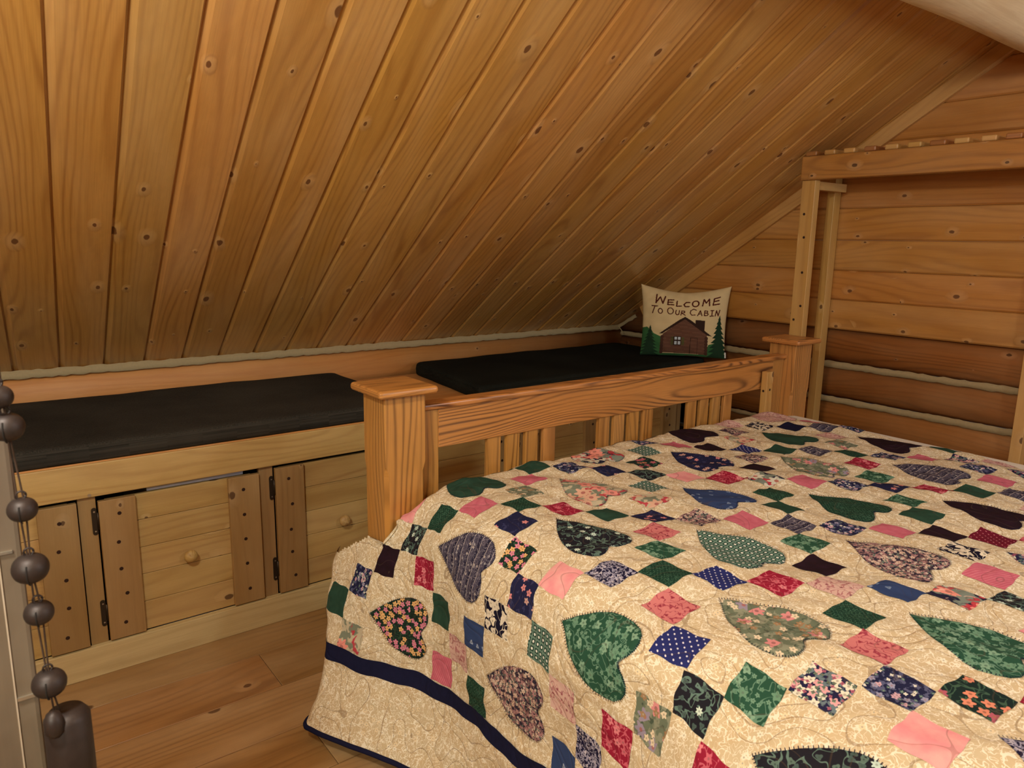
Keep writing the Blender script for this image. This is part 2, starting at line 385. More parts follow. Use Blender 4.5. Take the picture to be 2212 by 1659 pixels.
for n, x in enumerate(hx[:-1]):
    a, b = x+.050, x+pitch-.004
    if a < X_L or b > XG-.03: continue
    top = .537 if abs(x-.232) < .01 else .543
    m = MB(); zz = [.0965, .19, .28, .367, .455, top]
    for k in range(5): m.box(a+.02, b-.02, YB-.001, YB+.015, zz[k]+.0006, zz[k+1]-.0006, 'x')
    d = m.build('door', [MW['bench']], bench, bevel=.0015)
    sw = .098
    for s, (p, q) in enumerate(((a, a+sw), (b-sw, b))):
        m = MB(); m.box(p, q, YB-.018, YB-.001, .10, top+.002, 'z')
        xc = (p+q)/2
        for k in range(5): m.disc((xc+rd.uniform(-.006, .006), YB-.018, .15+k*.087+rd.uniform(-.006, .006)), (0, -1, 0), .0058, 9, 1)
        sub('stile', m, [MW['stile'], M_hole], d, bevel=.0015)
    m = MB(); xk = (a+b)/2+.006; MBp = [(.0, 0), (.006, 0), (.006, .010), (.010, .014), (.018, .018), (.0205, .025), (.0175, .032), (.009, .036), (.0, .037)]
    m.lathe(MBp, (xk, YB-.001, .312), (0, -1, 0), 20); sub('knob', m, [MW['bench']], d)
    hinge(a-.001, .478, d); hinge(a-.001, .189, d)
# pale storage tub glimpsed through the gap above a door
def tub(x0, x1, label, col):
    m = MB(); y0, y1, z0, z1 = YB+.022, YB+.45, .02, .556
    T = MB()
    w_ = .006
    m.box(x0, x1, y0, y1, z0, z0+w_); m.box(x0, x1, y0, y0+w_, z0, z1); m.box(x0, x1, y1-w_, y1, z0, z1); m.box(x0, x0+w_, y0, y1, z0, z1); m.box(x1-w_, x1, y0, y1, z0, z1)
    m.box(x0-.004, x1+.004, y0-.016, y0+.004, .5385, .556)
    o = m.build('storage_tub', [plain('tub_plastic', col, .4)], bevel=.002)
    t = MB(); t.box(x0-.004, x1+.004, y0-.016, y1+.01, z1, z1+.02)
    l = sub('lid', t, [bpy.data.materials['tub_plastic']], o, bevel=.004)
    tag(o, label, 'storage tub'); tag(l, None)
tub(.42, .70, 'pale blue plastic tub inside the cupboard, seen through the gap above its door', srgb(190, 206, 236))

# ------------------------------------------------------------------ cushions
def fabric_dark(name, c1, c2):
    N = NT(name); uv, u, v = N.uv(); tc = N.new('TexCoord')
    a = N.noise(N.comb(N.math('MULTIPLY', u, 900.0), N.math('MULTIPLY', v, 120.0)), 1, 2); b = N.noise(N.comb(N.math('MULTIPLY', u, 120.0), N.math('MULTIPLY', v, 900.0), 3.0), 1, 2)
    h = N.math('ADD', a, b); big = N.noise(tc.outputs['Object'], 3.0, 4)
    c = N.mix(N.ramp(N.math('MULTIPLY_ADD', big, .9, N.math('MULTIPLY', h, .8)), .85, 1.65), c1, c2)
    
    return N.finish(c, .95, N.bump(h, .6, .0012), 0, .05)
M_cush = fabric_dark('charcoal_fabric', srgb(28, 28, 26), srgb(78, 75, 67))
M_cush2 = fabric_dark('charcoal_shaded', srgb(20, 21, 19), srgb(44, 46, 40))  # darker copy of the charcoal, the right cushion's shade put into its colour
def cushion(corners, z0, z1, label, mat, seed, r=.016):
    """corners: four (x, y) counter-clockwise; a boxed foam slab with rounded welted edges"""
    m = MB(); nx_, ny_ = 56, 26; rg = random.Random(seed); ph = [rg.uniform(0, 6) for _ in range(8)]
    c = [Vector((x, y, 0)) for x, y in corners]
    def P(a, b): return c[0].lerp(c[1], a).lerp(c[3].lerp(c[2], a), b)
    lx = (c[1]-c[0]).length; ly = (c[3]-c[0]).length
    def ease(t, L):       # denser near the edges
        e = .03/L; return t
    rows = []
    # param rings: list of (inset, height)
    ring = [(.006, z0), (.0, z0+.006), (-.002, (z0+z1)/2), (.0, z1-r)] + [(r*(1-math.cos(q)), z1-r+r*math.sin(q)) for q in (PI/6, PI/3, PI/2)]
    per = []
    rc = .03; 
    def outline(ins):
        pts = []; a0 = ins/lx; b0 = ins/ly; ra = rc/lx; rb = rc/ly
        cor = [(a0, b0, 1, 1, PI), (1-a0, b0, -1, 1, 1.5*PI), (1-a0, 1-b0, -1, -1, 0), (a0, 1-b0, 1, -1, .5*PI)]
        for k, (ca, cb, sa, sb, th) in enumerate(cor):
            for i in range(6):
                q = th+i/5*PI/2; pts.append((ca+sa*ra+ra*math.cos(q), cb+sb*rb+rb*math.sin(q)))
            na, nb = cor[(k+1) % 4][:2]
            # straight run
            A = pts[-1]; nc = cor[(k+1) % 4]; q = nc[4]; Bp = (nc[0]+nc[2]*ra+ra*math.cos(q), nc[1]+nc[3]*rb+rb*math.sin(q))
            for i in range(1, 24): pts.append((A[0]+(Bp[0]-A[0])*i/24, A[1]+(Bp[1]-A[1])*i/24))
        return pts
    def wob(x, y): return .0016*math.sin(9*x+ph[0])*math.sin(7*y+ph[1])+.001*math.sin(23*x+11*y+ph[2])
    n = None
    for ins, z in ring:
        ol = outline(ins); n = len(ol)
        for a, b in ol:
            p = P(a, b); m.v.append((p.x+.0012*math.sin(31*p.y+ph[3]), p.y+.0014*math.sin(27*p.x+ph[4]), z+wob(p.x, p.y)*(z > (z0+z1)/2)))
    # top: shrink rings towards the centre with slight crown
    base = outline(ring[-1][0]); K = 12
    for k in range(1, K+1):
        s_ = 1-k/K
        for a, b in base:
            aa, bb = .5+(a-.5)*s_, .5+(b-.5)*s_; p = P(aa, bb)
            m.v.append((p.x, p.y, z1+.004*(1-s_**6)+wob(p.x, p.y)))
    R_ = len(ring)+K
    for i in range(R_-1):
        for k in range(n):
            j = (k+1) % n; f = [i*n+k, i*n+j, (i+1)*n+j, (i+1)*n+k]
            if i < 4: uvs = [(k*.025, m.v[q][2]) for q in f]
            else: uvs = [(m.v[q][0], m.v[q][1]) for q in f]
            m.face(f, uvs, 0, True)
    m.face([k for k in range(n)][::-1], [(0, 0)]*n)
    o = m.build('bench_cushion', [mat]); tag(o, label, 'cushion')
    # piping seam along the upper edge
    s_ = MB(); ol = outline(.001); pts = [P(a, b)+Vector((0, 0, z1-r+.002)) for a, b in ol]; s_.tube(pts+[pts[0]], .0017, 6); sub('piping', s_, [mat], o)
    return o
cushion([(-1.2, 2.322), (1.335, 2.322), (1.335, 3.045), (-1.2, 3.045)], .661, .714, 'dark charcoal bench cushion at the left, nearest the hanging bells', M_cush, 1)
cushion([(1.668, 2.37), (3.10, 2.37), (3.12, 3.045), (1.75, 3.045)], .661, .722, 'dark charcoal bench cushion at the right, with the cabin pillow on it', M_cush2, 2)

# ------------------------------------------------------------------ cabin pillow
def seg_d(px, py, a, b):
    ax, ay = a; bx, by = b; dx, dy = bx-ax, by-ay; L = dx*dx+dy*dy
    t = np.clip(((px-ax)*dx+(py-ay)*dy)/(L or 1), 0, 1); return np.hypot(px-ax-t*dx, py-ay-t*dy)
def in_poly(px, py, poly):
    r = np.zeros(px.shape, bool); n = len(poly); j = n-1
    for i in range(n):
        xi, yi = poly[i]; xj, yj = poly[j]
        if yi != yj:
            r ^= ((yi > py) != (yj > py)) & (px < (xj-xi)*(py-yi)/(yj-yi)+xi)
        j = i
    return r
def ell(cx, cy, rx, ry): return [(cx+rx*math.cos(t*PI/10), cy+ry*math.sin(t*PI/10)) for t in range(21)]
T1 = [[(525, 305), (500, 480), (590, 345), (632, 480), (685, 320)], [(840, 372), (738, 382), (726, 492), (840, 486)], [(735, 437), (822, 428)], [(905, 393), (895, 512), (985, 498)],
      [(1140, 412), (1075, 408), (1032, 462), (1060, 512), (1130, 507)], ell(1250, 445, 60, 66), [(1382, 500), (1400, 358), (1445, 440), (1495, 358), (1512, 500)], [(1690, 345), (1588, 362), (1580, 492), (1695, 478)], [(1585, 422), (1675, 408)]]
T2 = [[(420, 550), (532, 548)], [(480, 550), (430, 695)], ell(585, 645, 40, 52), ell(780, 630, 56, 68), [(890, 605), (880, 680), (910, 708), (943, 696), (955, 605)], [(1000, 612), (985, 710)], [(1000, 612), (1052, 618), (1052, 652), (996, 662), (1070, 712)],
      [(1275, 592), (1222, 566), (1170, 602), (1160, 660), (1192, 704), (1255, 698)], [(1305, 715), (1350, 605), (1387, 712)], [(1322, 678), (1375, 672)], [(1435, 610), (1435, 712), (1490, 705), (1506, 680), (1480, 656), (1436, 656)], [(1435, 610), (1485, 616), (1490, 640), (1478, 655)],
      [(1550, 606), (1605, 603)], [(1577, 605), (1575, 718)], [(1545, 720), (1605, 716)], [(1640, 715), (1657, 607), (1698, 712), (1718, 602)]]
def pillow_print(X, Y):
    """material index per point; coordinates of the printed design, Y down"""
    I = np.zeros(X.shape, int)          # 0 cream
    I[in_poly(X, Y, [(150, 990), (330, 960), (470, 1080), (640, 1150), (660, 1440), (1500, 1440), (1540, 1260), (1820, 1170), (1900, 1700), (100, 1700)])] = 1     # green
    I[(Y > 1490+.05*(X-600)) & (X > 560)] = 2
    I[in_poly(X, Y, [(1000, 1520), (1120, 1470), (1400, 1478), (1480, 1510), (1300, 1560)])] = 7
    def tree(cx, y0, y1, w):
        t = (Y-y0)/(y1-y0); saw = (t*9) % 1
        ww = w*np.clip(t, 0, 1)*(.55+.6*saw)
        I[(t > 0) & (t < 1) & (np.abs(X-cx) < ww+4)] = 2
    tree(395, 930, 1490, 190); tree(1735, 705, 1480, 190)
    body = in_poly(X, Y, [(650, 1090), (1070, 790), (1510, 1080), (1515, 1440), (645, 1430)]); I[body] = 3
    I[body & (((Y+X*.01) % 24) < 4)] = 7
    for q in range(6):
        for cx in (640, 1500): I[np.hypot(X-cx, Y-(1145+q*55)) < 34] = 7
    I[in_poly(X, Y, [(1275, 812), (1455, 820), (1455, 1020), (1275, 900)])] = 6
    I[in_poly(X, Y, [(578, 1084), (1070, 748), (1605, 1098), (1530, 1096), (1070, 808), (640, 1084)])] = 6
    I[(X > 868) & (X < 1018) & (Y > 1130) & (Y < 1292)] = 6
    for a, b in ((885, 935), (955, 1005)):
        for c, d in ((1136, 1190), (1214, 1276)): I[(X > a) & (X < b) & (Y > c) & (Y < d)] = 5
    I[(((X > 822) & (X < 866)) | ((X > 1020) & (X < 1074))) & (Y > 1140) & (Y < 1286) & ((Y % 26) > 5)] = 8
    for a, b in (((1198, 1145), (1192, 1432)), ((1332, 1145), (1332, 1436)), ((1198, 1143), (1332, 1143))): I[seg_d(X, Y, a, b) < 6] = 6
    for T, wd in ((T1, 13), (T2, 10)):
        for st in T:
            for a, b in zip(st[:-1], st[1:]): I[seg_d(X, Y, a, b) < wd] = 4
    return I
def cloth(name, col, weave=1400.0):
    N = NT(name); uv, u, v = N.uv(); h = N.noise(N.comb(N.math('MULTIPLY', u, weave), N.math('MULTIPLY', v, weave)), 1, 1)
    c = N.mix(N.math('MULTIPLY', N.ramp(h, .3, .7), .18), col, tuple(x*.5 for x in col[:3])+(1,))
    return N.finish(c, .9, N.bump(h, .3, .0006), 0, .2)
PM = [cloth('pillow_cream', srgb(222, 198, 148)), cloth('print_green', srgb(56, 104, 60)), cloth('print_dark_green', srgb(32, 58, 38)), cloth('print_log_brown', srgb(112, 76, 58)),
      cloth('print_letter_maroon', srgb(84, 28, 18)), cloth('print_window', srgb(205, 215, 220)), cloth('print_roof', srgb(54, 36, 28)), cloth('print_bark', srgb(78, 50, 38)), cloth('print_shutter', srgb(84, 88, 48))]
def make_pillow():
    W_, H_, T_ = .44, .368, .07; n = 240
    base = Vector((2.972, 2.428, .732)); right = Vector((.64, -.768, 0)).normalized(); back = Vector((.768, .64, 0)).normalized()
    up = (Vector((0, 0, 1))*math.cos(.16)+back*math.sin(.16)).normalized(); nf = right.cross(up).normalized()   # towards viewer
    if nf.dot(Vector((-1, -1, 0))) < 0: nf = -nf
    g = np.linspace(-1, 1, n+1); A, B = np.meshgrid(g, g, indexing='ij')
    def pos(A, B, side):
        pin = .055; sx = 1-pin*(1-B**2)*1.0; sy = 1-.22*(1-np.abs(A)**1.6)*(B > 0)-.02*(1-A**2)*(B <= 0)
        x = A*W_/2*sx*(1+.03*B); y = B*H_/2*sy
        t = T_*np.clip((1-A**4), 0, 1)**.5*np.clip((1-B**4), 0, 1)**.5*(.55+.45*(1-A**2)*(1-B**2))
        wr = .0022*np.sin(14*A+6*B)*np.sin(9*B-4*A)+.0014*np.sin(31*A*B+5*A)
        t = t+wr*np.clip((1-A**2)*(1-B**2)*4, 0, 1)
        c = np.array(base)+np.array(up)*(H_/2*.985)
        P = c+np.multiply.outer(x, np.array(right))+np.multiply.outer(y, np.array(up))+np.multiply.outer(side*t, np.array(nf))
        return P
    F = pos(A, B, 1).reshape(-1, 3); Bk = pos(A[::6, ::6], B[::6, ::6], -1).reshape(-1, 3)
    m = MB(); m.v = [tuple(p) for p in F]+[tuple(p) for p in Bk]
    gc = (g[:-1]+g[1:])/2; AC, BC = np.meshgrid(gc, gc, indexing='ij')
    I = pillow_print(1050+AC*815, 825-BC*660)
    N1 = n+1
    for i in range(n):
        for j in range(n):
            q = i*N1+j; a, b = g[i], g[j]; d = 2/n
            m.face([q, q+N1, q+N1+1, q+1], [(a*.2, b*.2), ((a+d)*.2, b*.2), ((a+d)*.2, (b+d)*.2), (a*.2, (b+d)*.2)], int(I[i, j]), True)
    off = N1*N1; k = n//6; K1 = k+1
    for i in range(k):
        for j in range(k):
            q = off+i*K1+j; m.face([q, q+1, q+K1+1, q+K1], [(0, 0)]*4, 0, True)
    o = m.build('throw_pillow', PM, recalc=False)
    tag(o, 'cream throw pillow printed with a log cabin and Welcome To Our Cabin', 'pillow')
    c = base+right*(W_/2*.93)
    t = MB(); p = c+up*.03
    t.quad([p, p+right*.012-up*.002, p+right*.014-up*.03, p+right*.002-up*.028], [(0, 0)]*4); t.quad([p+nf*.001, p+right*.012-up*.002+nf*.001, p+right*.014-up*.03+nf*.001, p+right*.002-up*.028+nf*.001], [(0, 0)]*4)
    q = sub('care_tag', t, [plain('tag_white', srgb(225, 222, 210), .7)], o, recalc=False); tag(q, 'small white care tag')
make_pillow()

# ------------------------------------------------------------------ bed
bed = thing('bed', (1.8, .6, 0), 'oak bed with slatted footboard and square posts, standing in front of the bench', 'bed')
YRl = 1.66
def post(cx, cy, hw, ztop, name='post'):
    m = MB(); MB.k += 1; o = MB.k*10+1; c = .010; z0, za, zb = 0, .70, .725
    def ring(z, ch):
        return [(cx-hw+ch, cy-hw, z), (cx+hw-ch, cy-hw, z), (cx+hw, cy-hw+ch, z), (cx+hw, cy+hw-ch, z), (cx+hw-ch, cy+hw, z), (cx-hw+ch, cy+hw, z), (cx-hw, cy+hw-ch, z), (cx-hw, cy-hw+ch, z)]
    R = ring(0, c)+ring(za, c)+ring(zb, .002)+ring(ztop, .002); m.v = R; zz = [0, za, zb, ztop]
    for i in range(3):
        for k in range(8):
            j = (k+1) % 8; vs = [k*.03+o*.0, k*.03+.0]
            f = [i*8+k, i*8+j, (i+1)*8+j, (i+1)*8+k]
            m.face(f, [(o+R[q][2], (R[q][0] if k in (0, 4) else R[q][1]+.4 if k in (2, 6) else R[q][0]+R[q][1])+k*.13) for q in f])
    m.face(list(range(24, 32)), [(o, 0)]*8); m.face(list(range(8))[::-1], [(o, 0)]*8)
    p = m.build(name, [MW['oakpost']], bed)
    t = MB(); t.box(cx-hw-.026, cx+hw+.026, cy-hw-.026, cy+hw+.026, ztop, ztop+.021, 'x'); t2 = sub('post_cap', t, [MW['oak']], p, bevel=.0085, seg=3)
    return p
post(.9005, 1.674, .0595, .909); post(2.738, 1.674, .0595, .909)
m = MB(); m.box(.96, 2.68, 1.650, 1.706, .849, .867, 'x'); m.build('top_rail', [MW['oak']], bed, bevel=.006, seg=3)
m = MB()
# apron with rounded lower corners at the slat gaps
m.box(1.028, 2.60, 1.660, 1.684, .739, .849, 'x'); m.build('apron', [MW['oak']], bed, bevel=.002)
for x0, x1 in ((.96, 1.029), (2.60, 2.68)):
    m = MB(); m.box(x0, x1, 1.662, 1.686, .20, .849, 'z'); m.build('end_stile', [MW['oakpost']], bed, bevel=.002)
for g0 in (1.196, 1.643, 2.09):
    for k in range(4):
        x = g0+k*.0705; m = MB(); m.box(x, x+.049, 1.664, 1.680, .24, .742, 'z'); m.build('slat', [MW['oakpost']], bed, bevel=.003)
m = MB(); m.box(.96, 2.68, 1.655, 1.69, .16, .25, 'x'); m.build('lower_rail', [MW['oak']], bed, bevel=.003)
m = MB(); m.box(2.519, 2.560, 1.628, 1.655, .25, .812, 'z'); m.disc((2.54, 1.628, .74), (0, -1, 0), .005, 10, 1); m.disc((2.519, 1.642, .735), (-1, 0, 0), .005, 10, 1); m.build('bracket_post', [MW['rack'], M_hole], bed, bevel=.002)
m = MB(); m.box(.955, 2.60, -.56, 1.57, .30, .655, 'x'); m.build('mattress', [plain('ticking', srgb(220, 215, 200), .9)], bed, bevel=.05, seg=4)
for x in (.955, 2.60):
    m = MB(); m.box(x-.012, x+.012, -.55, 1.64, .12, .28, 'y'); m.build('side_rail', [MW['oak']], bed, bevel=.003)
for x in (1.0, 2.55):
    m = MB(); m.box(x-.04, x+.04, -.6, -.52, 0, .3, 'z'); m.build('leg', [MW['oakpost']], bed, bevel=.003)

# ------------------------------------------------------------------ quilt surface
S_ = .0745593; QX0, QY0, QZ = 1.027887, .854384, .681017
PT = np.array([426,-77,141,449,-7,128,473,63,116,497,133,105,522,202,93,549,272,83,576,341,73,604,410,64,633,479,55,662,548,48,691,617,41,720,685,35,748,755,31,773,825,27,793,896,23,806,969,18,810,1043,15,804,1116,15,791,1189,15,774,1261,15,752,1331,15,724,1400,15,691,1466,15,657,1533,15,624,1601,15,594,1669,16,565,1738,17,472,-84,199,491,-13,190,510,59,181,530,130,171,551,201,162,573,272,153,597,342,145,622,412,136,649,482,128,677,551,121,705,620,114,733,689,109,760,758,104,785,829,101,804,900,97,817,974,92,823,1048,88,823,1122,85,816,1196,83,804,1269,81,786,1341,79,761,1412,77,730,1480,76,695,1547,76,661,1613,78,628,1680,81,595,1747,85,518,-91,258,532,-18,252,547,55,245,563,127,238,579,200,231,597,272,224,617,343,216,640,414,208,665,484,201,692,554,193,719,623,187,747,692,182,774,762,178,797,833,175,816,905,171,828,979,165,834,1053,161,836,1127,157,834,1202,154,827,1276,151,814,1350,147,793,1421,143,763,1490,140,730,1557,140,695,1624,142,661,1690,146,626,1756,152,565,-97,316,575,-24,313,586,50,309,597,124,305,609,197,300,622,270,294,639,343,287,658,415,280,681,486,273,706,556,266,734,626,260,761,695,255,787,766,250,810,837,248,827,910,245,836,984,239,839,1058,234,840,1132,231,841,1206,226,841,1281,223,835,1355,218,816,1427,213,788,1497,209,757,1564,208,723,1631,209,690,1699,213,658,1766,219,613,-103,374,619,-29,373,626,46,372,633,120,370,640,194,367,650,268,363,662,341,358,678,414,352,698,486,346,722,557,339,749,627,333,776,697,327,802,768,323,823,841,321,838,916,321,840,988,312,840,1062,308,840,1135,304,839,1208,298,846,1283,297,844,1357,291,829,1429,285,803,1500,281,774,1568,279,744,1637,278,716,1706,282,689,1776,285,662,-107,430,665,-33,431,668,41,432,672,116,433,676,190,432,682,264,430,689,338,427,700,412,423,716,485,417,738,556,411,764,625,405,791,695,400,815,767,395,831,840,395,837,914,391,837,988,385,837,1062,381,838,1136,378,842,1210,373,848,1285,371,846,1358,365,832,1431,359,810,1502,354,784,1572,351,760,1643,350,741,1715,351,723,1787,351,714,-111,484,715,-37,487,715,38,490,716,112,493,717,186,494,720,261,494,723,335,494,729,408,491,740,482,487,758,553,483,783,622,478,808,691,472,824,762,468,827,836,467,830,910,461,833,985,458,835,1061,455,838,1135,452,842,1210,447,844,1284,444,846,1359,439,835,1432,432,816,1504,427,796,1576,423,778,1649,421,769,1722,419,759,1796,416,769,-113,535,768,-39,540,767,35,544,766,109,548,766,184,551,766,258,553,767,331,554,769,405,554,775,478,553,787,551,551,806,621,549,825,691,544,824,765,541,823,840,539,828,914,535,837,987,531,839,1062,528,843,1137,525,841,1212,521,840,1286,517,842,1361,512,842,1435,506,831,1508,498,819,1581,492,810,1655,488,804,1729,484,797,1804,480,827,-114,583,825,-40,587,824,35,592,823,109,596,821,183,600,820,257,604,820,331,606,821,404,607,824,478,607,831,550,609,841,623,615,839,697,612,839,771,610,841,845,608,845,919,605,850,993,602,855,1067,599,855,1142,596,854,1217,592,853,1291,589,854,1366,583,856,1440,576,858,1513,566,854,1587,556,850,1662,550,844,1736,546,837,1810,543,889,-114,624,888,-39,628,887,35,632,886,110,636,884,184,640,883,259,644,882,333,647,883,407,647,886,480,646,891,553,648,896,627,656,893,702,652,893,776,655,894,850,657,895,925,656,896,999,656,899,1073,655,899,1147,651,898,1222,649,896,1297,646,896,1372,642,898,1446,634,901,1520,623,902,1593,611,896,1668,609,887,1742,607,877,1816,605,956,-113,658,956,-38,660,955,37,662,955,112,664,954,187,667,952,262,671,951,338,675,953,411,671,956,484,668,960,557,672,964,631,676,964,705,673,964,779,669,965,853,674,964,927,675,965,1002,679,966,1077,680,966,1152,678,964,1227,676,963,1301,675,962,1376,672,962,1450,669,962,1525,663,962,1599,654,0,0,0,0,0,0,0,0,0,1027,-112,678,1028,-38,679,1028,37,679,1027,112,679,1027,187,680,1026,262,681,1025,337,681,1027,412,681,1029,485,680,1033,559,681,1036,633,681,1037,707,681,1037,781,680,1038,855,681,1038,930,681,1038,1004,681,1039,1079,682,1039,1154,681,1038,1229,681,1036,1304,682,1035,1378,681,1034,1453,681,1034,1527,680,1032,1601,679,0,0,0,0,0,0,0,0,0,1102,-112,681,1102,-38,681,1102,37,681,1102,112,681,1101,187,681,1100,263,681,1099,338,681,1101,411,681,1103,485,680,1106,559,681,1110,633,681,1111,708,681,1111,782,682,1112,856,681,1112,931,681,1112,1006,681,1113,1080,681,1113,1155,681,1112,1230,682,1110,1305,681,1109,1379,682,1108,1453,681,1108,1528,681,1106,1602,681,0,0,0,0,0,0,0,0,0,1176,-112,681,1177,-38,681,1177,37,681,1176,112,681,1176,186,681,1175,261,681,1174,335,681,1176,410,681,1178,484,680,1180,558,677,1184,633,680,1185,708,680,1186,782,681,1186,857,681,1186,932,681,1185,1008,681,1187,1082,681,1188,1156,681,1186,1230,681,1184,1305,681,1183,1379,681,1183,1453,680,1182,1528,681,1181,1602,681,0,0,0,0,0,0,0,0,0], float).reshape(14, 27, 3)/1000
for v in range(24, 27):
    for u in range(10, 14): PT[u, v] = 2*PT[u, v-1]-PT[u, v-2]
def cr(p0, p1, p2, p3, t): return .5*((2*p1)+(-p0+p2)*t+(2*p0-5*p1+4*p2-p3)*t*t+(-p0+3*p1-3*p2+p3)*t**3)
def fitS(u, v):
    u = np.clip(u+11, 0, 12.999); v = np.clip(v+13, 0, 25.999)
    i = np.floor(u).astype(int); j = np.floor(v).astype(int); a = (u-i)[..., None]; b = (v-j)[..., None]
    g = lambda di, dj: PT[np.clip(i+di, 0, 13), np.clip(j+dj, 0, 26)]
    rows = [cr(g(-1, d), g(0, d), g(1, d), g(2, d), a) for d in (-1, 0, 1, 2)]
    return cr(rows[0], rows[1], rows[2], rows[3], b)
def sst(x, a, b): t = np.clip((x-a)/(b-a), 0, 1); return t*t*(3-2*t)
rq = np.random.RandomState(5); WV = [(rq.uniform(-1, 1), rq.uniform(-1, 1), rq.uniform(0, 6.28), l) for l in (.042, .05, .06, .075, .09, .12, .16, .22)]
def S0(u, v):
    u = np.asarray(u, float); v = np.asarray(v, float)
    UR = 18.7; Rr = .11; FV = 9.25; Rf = .05
    flat = np.stack([QX0+S_*u, QY0+S_*v, QZ+0*u], -1)
    w = sst(u, -.2, 2.0)[..., None]
    vc = np.clip(v, -12.9, 12.9)
    P = (fitS(u, vc)+np.stack([0*u, (np.minimum(v, -12.9)+12.9)*S_, 0*u], -1))*(1-w)+flat*w
    P0 = fitS(u, np.clip(v, -12.9, FV))*(1-w)+np.stack([QX0+S_*u, QY0+S_*np.minimum(v, FV), QZ+0*u], -1)*w
    # foot roll
    t = np.maximum(v-FV, 0)*S_; ang = np.minimum(t/Rf, PI/2); ex = np.maximum(t-Rf*PI/2, 0)
    roll = P0+np.stack([0*u, Rf*np.sin(ang), -(Rf*(1-np.cos(ang))+ex)], -1)
    wr = sst(u, -2.7, -1.2)[..., None]
    # curl of the free corner behind the post
    tc = np.maximum(v-(11.8+1.0*np.clip((u+8)/3.0, 0, 1)), 0)*S_; Rc = .045; ac = np.minimum(tc/Rc, 2.4)
    lim = 11.8+1.0*np.clip((u+8)/3.0, 0, 1); Pc = fitS(u, np.clip(v, -12.9, np.minimum(lim, 12.9)))*(1-w)+flat*w+(P-fitS(u, vc)*(1-w)-flat*w)
    curl = np.where((v > lim)[..., None], Pc, P)+np.stack([Rc*(1-np.cos(ac)), Rc*np.sin(ac), 0*u], -1)
    P = curl*(1-wr)+roll*wr
    # cloth pressed against the front face of the post
    P[..., 1] = np.where((P[..., 0] > .829) & (P[..., 2] < .70), np.minimum(P[..., 1], 1.606-.004*np.sin(u*4)), P[..., 1])
    # right side roll
    t = np.maximum(u-UR, 0)*S_; ang = np.minimum(t/Rr, PI/2); ex = np.maximum(t-Rr*PI/2, 0)
    P = P+np.stack([-t+Rr*np.sin(ang), 0*u, -(Rr*(1-np.cos(ang))+ex)], -1)*(u > UR)[..., None]
    return P
def S(u, v, off=0.0):
    u = np.asarray(u, float); v = np.asarray(v, float); e = .08
    P = S0(u, v); du = S0(u+e, v)-S0(u-e, v); dv = S0(u, v+e)-S0(u, v-e)
    n = np.cross(du, dv); n /= np.linalg.norm(n, axis=-1, keepdims=True)+1e-12
    x, y = u*S_, v*S_; h = 0*x
    for a, b, p, l in WV: h = h+np.sin((a*x+b*y)/math.hypot(a, b)*2*PI/l+p)*l*.011
    h = h+.0025*(np.sin(u*1.3+v*.4)+np.sin(v*1.1-u*.3+1))
    return P+n*((h-.003)+off)[..., None]

# ------------------------------------------------------------------ quilt fabrics
def cellf(N, u, v, scale, seed, rnd=1.0):
    """voronoi cell: returns distance-normalised vector comps and random colour comps"""
    vec = N.comb(N.math('MULTIPLY', u, scale), N.math('MULTIPLY', v, scale), seed)
    vo = N.new('TexVoronoi', voronoi_dimensions='2D', feature='F1'); N.put(vo.inputs['Vector'], N.comb(N.math('MULTIPLY_ADD', u, scale, seed), N.math('MULTIPLY', v, scale), 0)); vo.inputs['Scale'].default_value = 1; vo.inputs['Randomness'].default_value = rnd
    ps = N.new('SeparateXYZ'); N.l.new(vo.outputs['Position'], ps.inputs[0])
    dx = N.math('SUBTRACT', N.math('MULTIPLY_ADD', u, scale, seed), ps.outputs[0]); dy = N.math('SUBTRACT', N.math('MULTIPLY', v, scale), ps.outputs[1])
    sp = N.new('SeparateColor'); N.l.new(vo.outputs['Color'], sp.inputs[0])
    return vo.outputs['Distance'], dx, dy, sp.outputs
